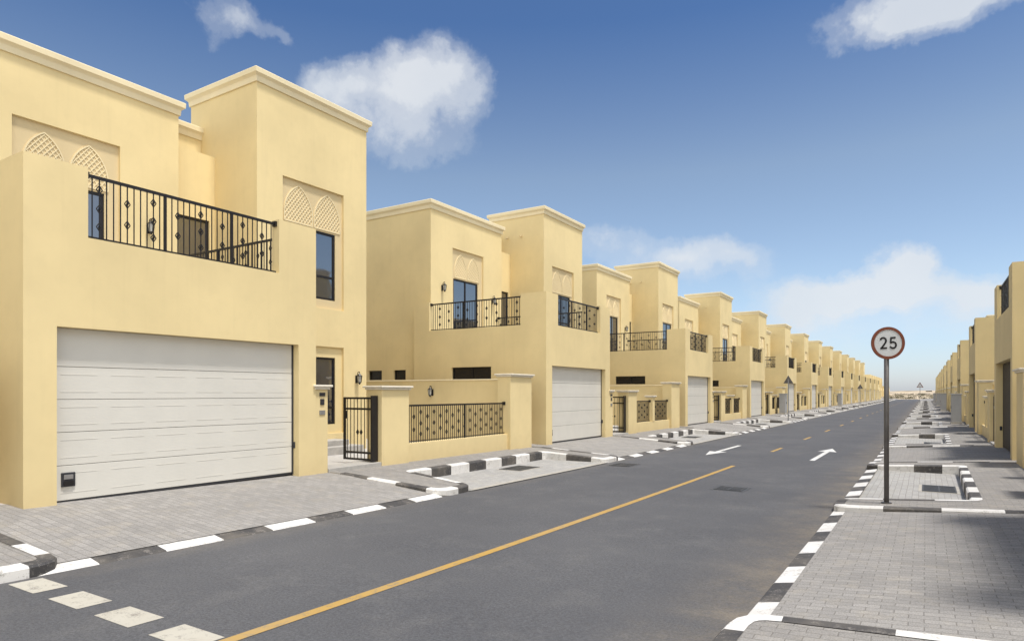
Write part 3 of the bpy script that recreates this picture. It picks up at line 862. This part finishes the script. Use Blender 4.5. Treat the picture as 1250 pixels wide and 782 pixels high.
# triangular signs --------------------------------------------------------
def tri_sign(L, D, h, zb_, label, back, side=.62):
    root = empty('warning_sign', (-L, D, zb_)); tag(root, label, 'road sign', 'triangular road signs')
    p = MB(); p.bar((0, 0, -.1), (0, 0, h+.1), .035, M['galv'], 12); p.build('pole', root)
    s = side; H = s*.866; f = -1 if not back else 1
    def tri(k, y, m, mb, th):
        P3 = [(-s/2*k, y, h-H/3*k), (s/2*k, y, h-H/3*k), (0, y, h+2*H/3*k)]
        Q3 = [(x, y+th, z) for x, _, z in P3]
        mb.faces(P3+Q3, [(0, 1, 2), (3, 5, 4), (0, 3, 4, 1), (1, 4, 5, 2), (2, 5, 3, 0)], m)
    a = MB(); tri(1, .045*f-(.006), M['pole'] if back else M['signr'], a, .012); po = a.build('sign_plate', root)
    b = MB(); tri(.72, .045*f+(.010 if back else -.012)*1, M['signw'], b, .004); b.build('sign_face', po)
tri_sign(7.72, 46.6, 2.62, g(46)+.13, 'triangular road sign on a thin pole on the left pavement, seen from behind', True, .62)
tri_sign(7.75, 103.5, 2.62, g(100)+.13, 'small distant triangular sign on the left pavement before the far villas', True, .75)
tri_sign(.72, 115, 2.9, g(100)+.13, 'distant triangular sign above the far end of the right pavement', False, .9)

# electrical cabinets --------------------------------------------------------
def make_cabinet():
    root = empty('electrical_cabinet')
    b = MB(); b.box((-.22, -.5, .08), (.22, .5, 1.58), M['cab'], .012); b.build('cabinet_body', root)
    r = MB(); r.box((-.26, -.54, 1.58), (.26, .54, 1.63), M['cab'], .012); r.build('cabinet_roof', root)
    p = MB(); p.box((-.25, -.53, -.1), (.25, .53, .08), M['conc'], .008); p.build('plinth', root)
    for s in (0, 1):
        d = MB(); d.box((.215, -.47+s*.475, .14), (.232, -.01+s*.475, 1.52), M['cab'], .006)
        for k in range(6): d.box((.23, -.38+s*.475, 1.24+k*.035), (.236, -.10+s*.475, 1.255+k*.035), M['plate2'])
        do = d.build('cabinet_door', root)
        h = MB(); h.box((.232, -.06+s*.12 if s == 0 else .04, .8), (.25, -.03+s*.12 if s == 0 else .07, .95), M['plate']); h.build('handle', do)
    return root
cab0 = make_cabinet()
spots = [('l', 9.72, 56.4, 'grey electrical cabinet by the garden wall on the left, below the triangular sign'),
         ('l', 9.72, 97.5, 'distant grey electrical cabinet far down the left pavement'),
         ('r', -1.42, 43.6, 'tallest-looking grey electrical cabinet against the right garden walls'),
         ('r', -1.42, 74.0, 'second grey electrical cabinet along the right garden walls'),
         ('r', -1.42, 102.4, 'third grey electrical cabinet, small, along the right garden walls'),
         ('r', -1.42, 145.0, 'farthest tiny grey electrical cabinet at the end of the right row')]
for k, (s, L, D, lab) in enumerate(spots):
    o = cab0 if k == 0 else copy_tree(cab0)
    o.location = (-L, D, g(D)+.27); o.rotation_euler = (0, 0, 0 if s == 'l' else math.pi)
    tag(o, lab, 'cabinet', 'electrical cabinets on the pavements')

# desert --------------------------------------------------------
mb = MB(); rs = random.Random(11)
def sandz(x, y):
    if y < END+4 and abs(x+4) < 60: return -.32
    d = max(0, min(1, (y-300)/300))
    return -.30+d*(3.0+1.1*math.sin(x*.011+1)+.7*math.sin(x*.031+y*.01))
xs = [-9000, -4000, -1800, -900, -500, -300, -200, -140, -100, -64]+[-52+8*k for k in range(13)]+[60, 90, 130, 190, 280, 420, 700, 1500, 4000, 9000]
ys = [-3000, -800, -200, -60, 0, 60, 120, 180, 230, END-2, 250, 270, 300, 340, 380, 430, 500, 600, 760, 1000, 1500, 2500, 5000, 12000]
for i in range(len(xs)-1):
    for j in range(len(ys)-1):
        def q(x, y): return (x, y, sandz(x, y) if y < 900 else sandz(x, 900)*max(0, 1-(y-900)/6000))
        mb.poly([q(xs[i], ys[j]), q(xs[i+1], ys[j]), q(xs[i+1], ys[j+1]), q(xs[i], ys[j+1])], M['sand'])
tag(mb.build('ground', None, True), kind='structure')
mb = MB()
for k in range(420):
    y = rs.uniform(246, 420); x = rs.uniform(-85, 60) if rs.random() < .5 else rs.uniform(-20, 10)
    if x < -14 and 310 < y: continue
    s = rs.uniform(.4, 1.15); z0 = sandz(x, y)
    for _ in range(26):
        a = rs.uniform(0, 6.28); el = rs.uniform(0, 1.5); r_ = s*rs.uniform(.3, 1)
        c = Vector((x+r_*math.cos(a)*math.cos(el)*1.3, y+r_*math.sin(a)*math.cos(el), z0+r_*math.sin(el)*.9))
        e1 = Vector((rs.uniform(-1, 1), rs.uniform(-1, 1), rs.uniform(-1, 1))).normalized()*.2*s; e2 = Vector((rs.uniform(-1, 1), rs.uniform(-1, 1), rs.uniform(-1, 1))).normalized()*.2*s
        mb.poly([tuple(c-e1), tuple(c+e2), tuple(c+e1)], M['bush'])
tag(mb.build('desert_scrub'), 'low dark scrub on the pale sand beyond the end of the street', 'scrub', None, 'stuff')

# ------------------------------------------------------------------ light
SUN = Vector((.315, -.03, .948)).normalized()
sd = bpy.data.lights.new('sun', 'SUN'); sd.energy = 2.45; sd.angle = R(7); sd.color = (1, .965, .91)
so = bpy.data.objects.new('sun', sd); COL.objects.link(so); so.rotation_euler = SUN.to_track_quat('Z', 'Y').to_euler(); so.location = (20, 10, 60)

w = bpy.data.worlds.new('World'); sc.world = w; w.use_nodes = True
nt = w.node_tree; bg = nt.nodes['Background']
sky = nt.nodes.new('ShaderNodeTexSky'); sky.sky_type = 'NISHITA'; sky.sun_disc = False
sky.sun_elevation = math.asin(SUN.z); sky.sun_rotation = math.atan2(SUN.x, SUN.y)
sky.altitude = 0; sky.air_density = 1.0; sky.dust_density = .6; sky.ozone_density = 2.5
tc = nt.nodes.new('ShaderNodeTexCoord'); dirv = tc.outputs['Generated']
F = Vector((-math.sin(TH), math.cos(TH), 0)); Rt = Vector((math.cos(TH), math.sin(TH), 0))
def pdir(x, y): return (F*800+Rt*(x-625)+Vector((0, 0, 479.5-y))).normalized()
def vm(op, a, b=None, c=None):
    n = nt.nodes.new('ShaderNodeVectorMath'); n.operation = op
    for k, v in ((0, a), (1, b), (2, c)):
        if v is None: continue
        if hasattr(v, 'is_output'): nt.links.new(v, n.inputs[k])
        else: n.inputs[k].default_value = tuple(v)
    return n
def wnoise(scale, detail, rough=.55, off=(0, 0, 0)):
    n = nt.nodes.new('ShaderNodeTexNoise'); n.inputs['Scale'].default_value = scale; n.inputs['Detail'].default_value = detail; n.inputs['Roughness'].default_value = rough
    a = vm('ADD', dirv, off); nt.links.new(a.outputs[0], n.inputs['Vector']); return n
n1 = wnoise(6.0, 6, .62)
wob = vm('SUBTRACT', n1.outputs['Color'], (.5, .5, .5))
dd = vm('MULTIPLY_ADD', wob.outputs[0], (.15, .15, .11), dirv).outputs[0]
clouds = [  # x, y, rx, ry, strength : directions in the sky given by the photograph's view
 (262, 22, 40, 38, .72), (305, 20, 48, 24, .62), (338, 32, 26, 12, .34), (250, 62, 24, 22, .30),
 (400, 88, 36, 30, .55), (445, 98, 52, 40, .90), (510, 92, 56, 46, .95), (556, 112, 44, 46, .85), (500, 145, 76, 40, .75), (530, 185, 70, 36, .36), (470, 180, 50, 30, .22),
 (1100, 8, 88, 42, 1.35), (1190, -8, 100, 36, 1.2), (1085, 40, 52, 30, .9),
 (740, 290, 70, 26, .75), (870, 312, 80, 22, .95), (800, 330, 160, 40, .45),
 (1040, 365, 76, 22, 1.7), (985, 352, 50, 20, 1.3), (1106, 322, 34, 25, 2.3), (1090, 355, 55, 24, 1.3), (1190, 362, 50, 26, 1.5), (1130, 400, 160, 40, .45), (950, 400, 150, 40, .35)]
tot = None
for (x, y, rx, ry, st) in clouds:
    C = pdir(x, y); Tn = C.cross(Vector((0, 0, 1))).normalized(); Vn = Tn.cross(C).normalized()
    a = abs((pdir(x+rx, y)-pdir(x-rx, y)).dot(Tn))/2; b = abs((pdir(x, y+ry)-pdir(x, y-ry)).dot(Vn))/2
    dx = mth(nt, 'MULTIPLY', vm('DOT_PRODUCT', dd, Tn).outputs['Value'], 1/a)
    c0 = 0
    dz = mth(nt, 'MULTIPLY', vm('DOT_PRODUCT', dd, Vn).outputs['Value'], 1/b)
    d2 = mth(nt, 'ADD', mth(nt, 'MULTIPLY', dx, dx), mth(nt, 'MULTIPLY', dz, dz))
    front = mth(nt, 'GREATER_THAN', vm('DOT_PRODUCT', dirv, C).outputs['Value'], 0)
    mval = mth(nt, 'MULTIPLY', mth(nt, 'MULTIPLY', mth(nt, 'POWER', 2.718, mth(nt, 'MULTIPLY', d2, -1.15)), st), front)
    tot = mval if tot is None else mth(nt, 'ADD', tot, mval)
n2 = wnoise(11, 8, .62, (3, 1, 2)); n3 = wnoise(3.5, 5, .5, (7, 2, 5))
dens = mth(nt, 'ADD', tot, mth(nt, 'MULTIPLY', mth(nt, 'SUBTRACT', n2.outputs['Fac'], .52), 1.9))
dens = mth(nt, 'MULTIPLY', mth(nt, 'MULTIPLY', dens, mth(nt, 'MINIMUM', mth(nt, 'MULTIPLY', tot, 1.8), 1.0)), .72)
alpha = ramp(nt, dens, [(.10, 0), (.40, .22), (.75, .62), (1.0, .84)])
nt.nodes[-1].color_ramp.interpolation = 'EASE'
ccol = mix(nt, ramp(nt, n3.outputs['Fac'], [(.35, 0), (.65, 1)]), (4.4, 4.7, 5.05), (5.2, 5.35, 5.5))
# blue-grading of the clear sky (deeper towards the zenith side)
sp = nt.nodes.new('ShaderNodeSeparateXYZ'); nt.links.new(dirv, sp.inputs[0])
skyc = mix(nt, 1.0, sky.outputs[0], ramp(nt, sp.outputs[2], [(0.0, (.82, .89, 1.18)), (.05, (.88, .91, 1.06)), (.14, (1.02, .97, .96)), (.31, (.98, .90, .83)), (.49, (.44, .57, .72)), (.75, (.42, .55, .70))]), 'MULTIPLY')
# broad bright cloud added behind the camera, out of view, as fill light
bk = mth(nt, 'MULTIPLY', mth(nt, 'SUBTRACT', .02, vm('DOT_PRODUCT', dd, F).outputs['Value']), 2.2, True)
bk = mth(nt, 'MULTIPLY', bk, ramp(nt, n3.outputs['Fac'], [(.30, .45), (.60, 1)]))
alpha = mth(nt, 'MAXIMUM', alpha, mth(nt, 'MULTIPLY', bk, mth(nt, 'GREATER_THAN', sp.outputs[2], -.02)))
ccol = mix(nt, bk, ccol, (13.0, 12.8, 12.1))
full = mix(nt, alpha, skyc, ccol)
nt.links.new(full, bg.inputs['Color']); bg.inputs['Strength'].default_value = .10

# ------------------------------------------------------------------ camera
cd = bpy.data.cameras.new('camera'); co = bpy.data.objects.new('camera', cd); COL.objects.link(co); sc.camera = co
co.location = (0, 0, 1.75); co.rotation_euler = (R(90), 0, TH)
cd.sensor_width = 36; cd.lens = 800/1250*36; cd.shift_y = 88.5/1250; cd.clip_start = .1; cd.clip_end = 20000
sc.view_settings.view_transform = 'Standard'; sc.view_settings.look = 'None'; sc.view_settings.gamma = 1; sc.view_settings.use_curve_mapping = False
sc.view_settings.exposure = 0.70
sc.render.resolution_x = 1024; sc.render.resolution_y = 640
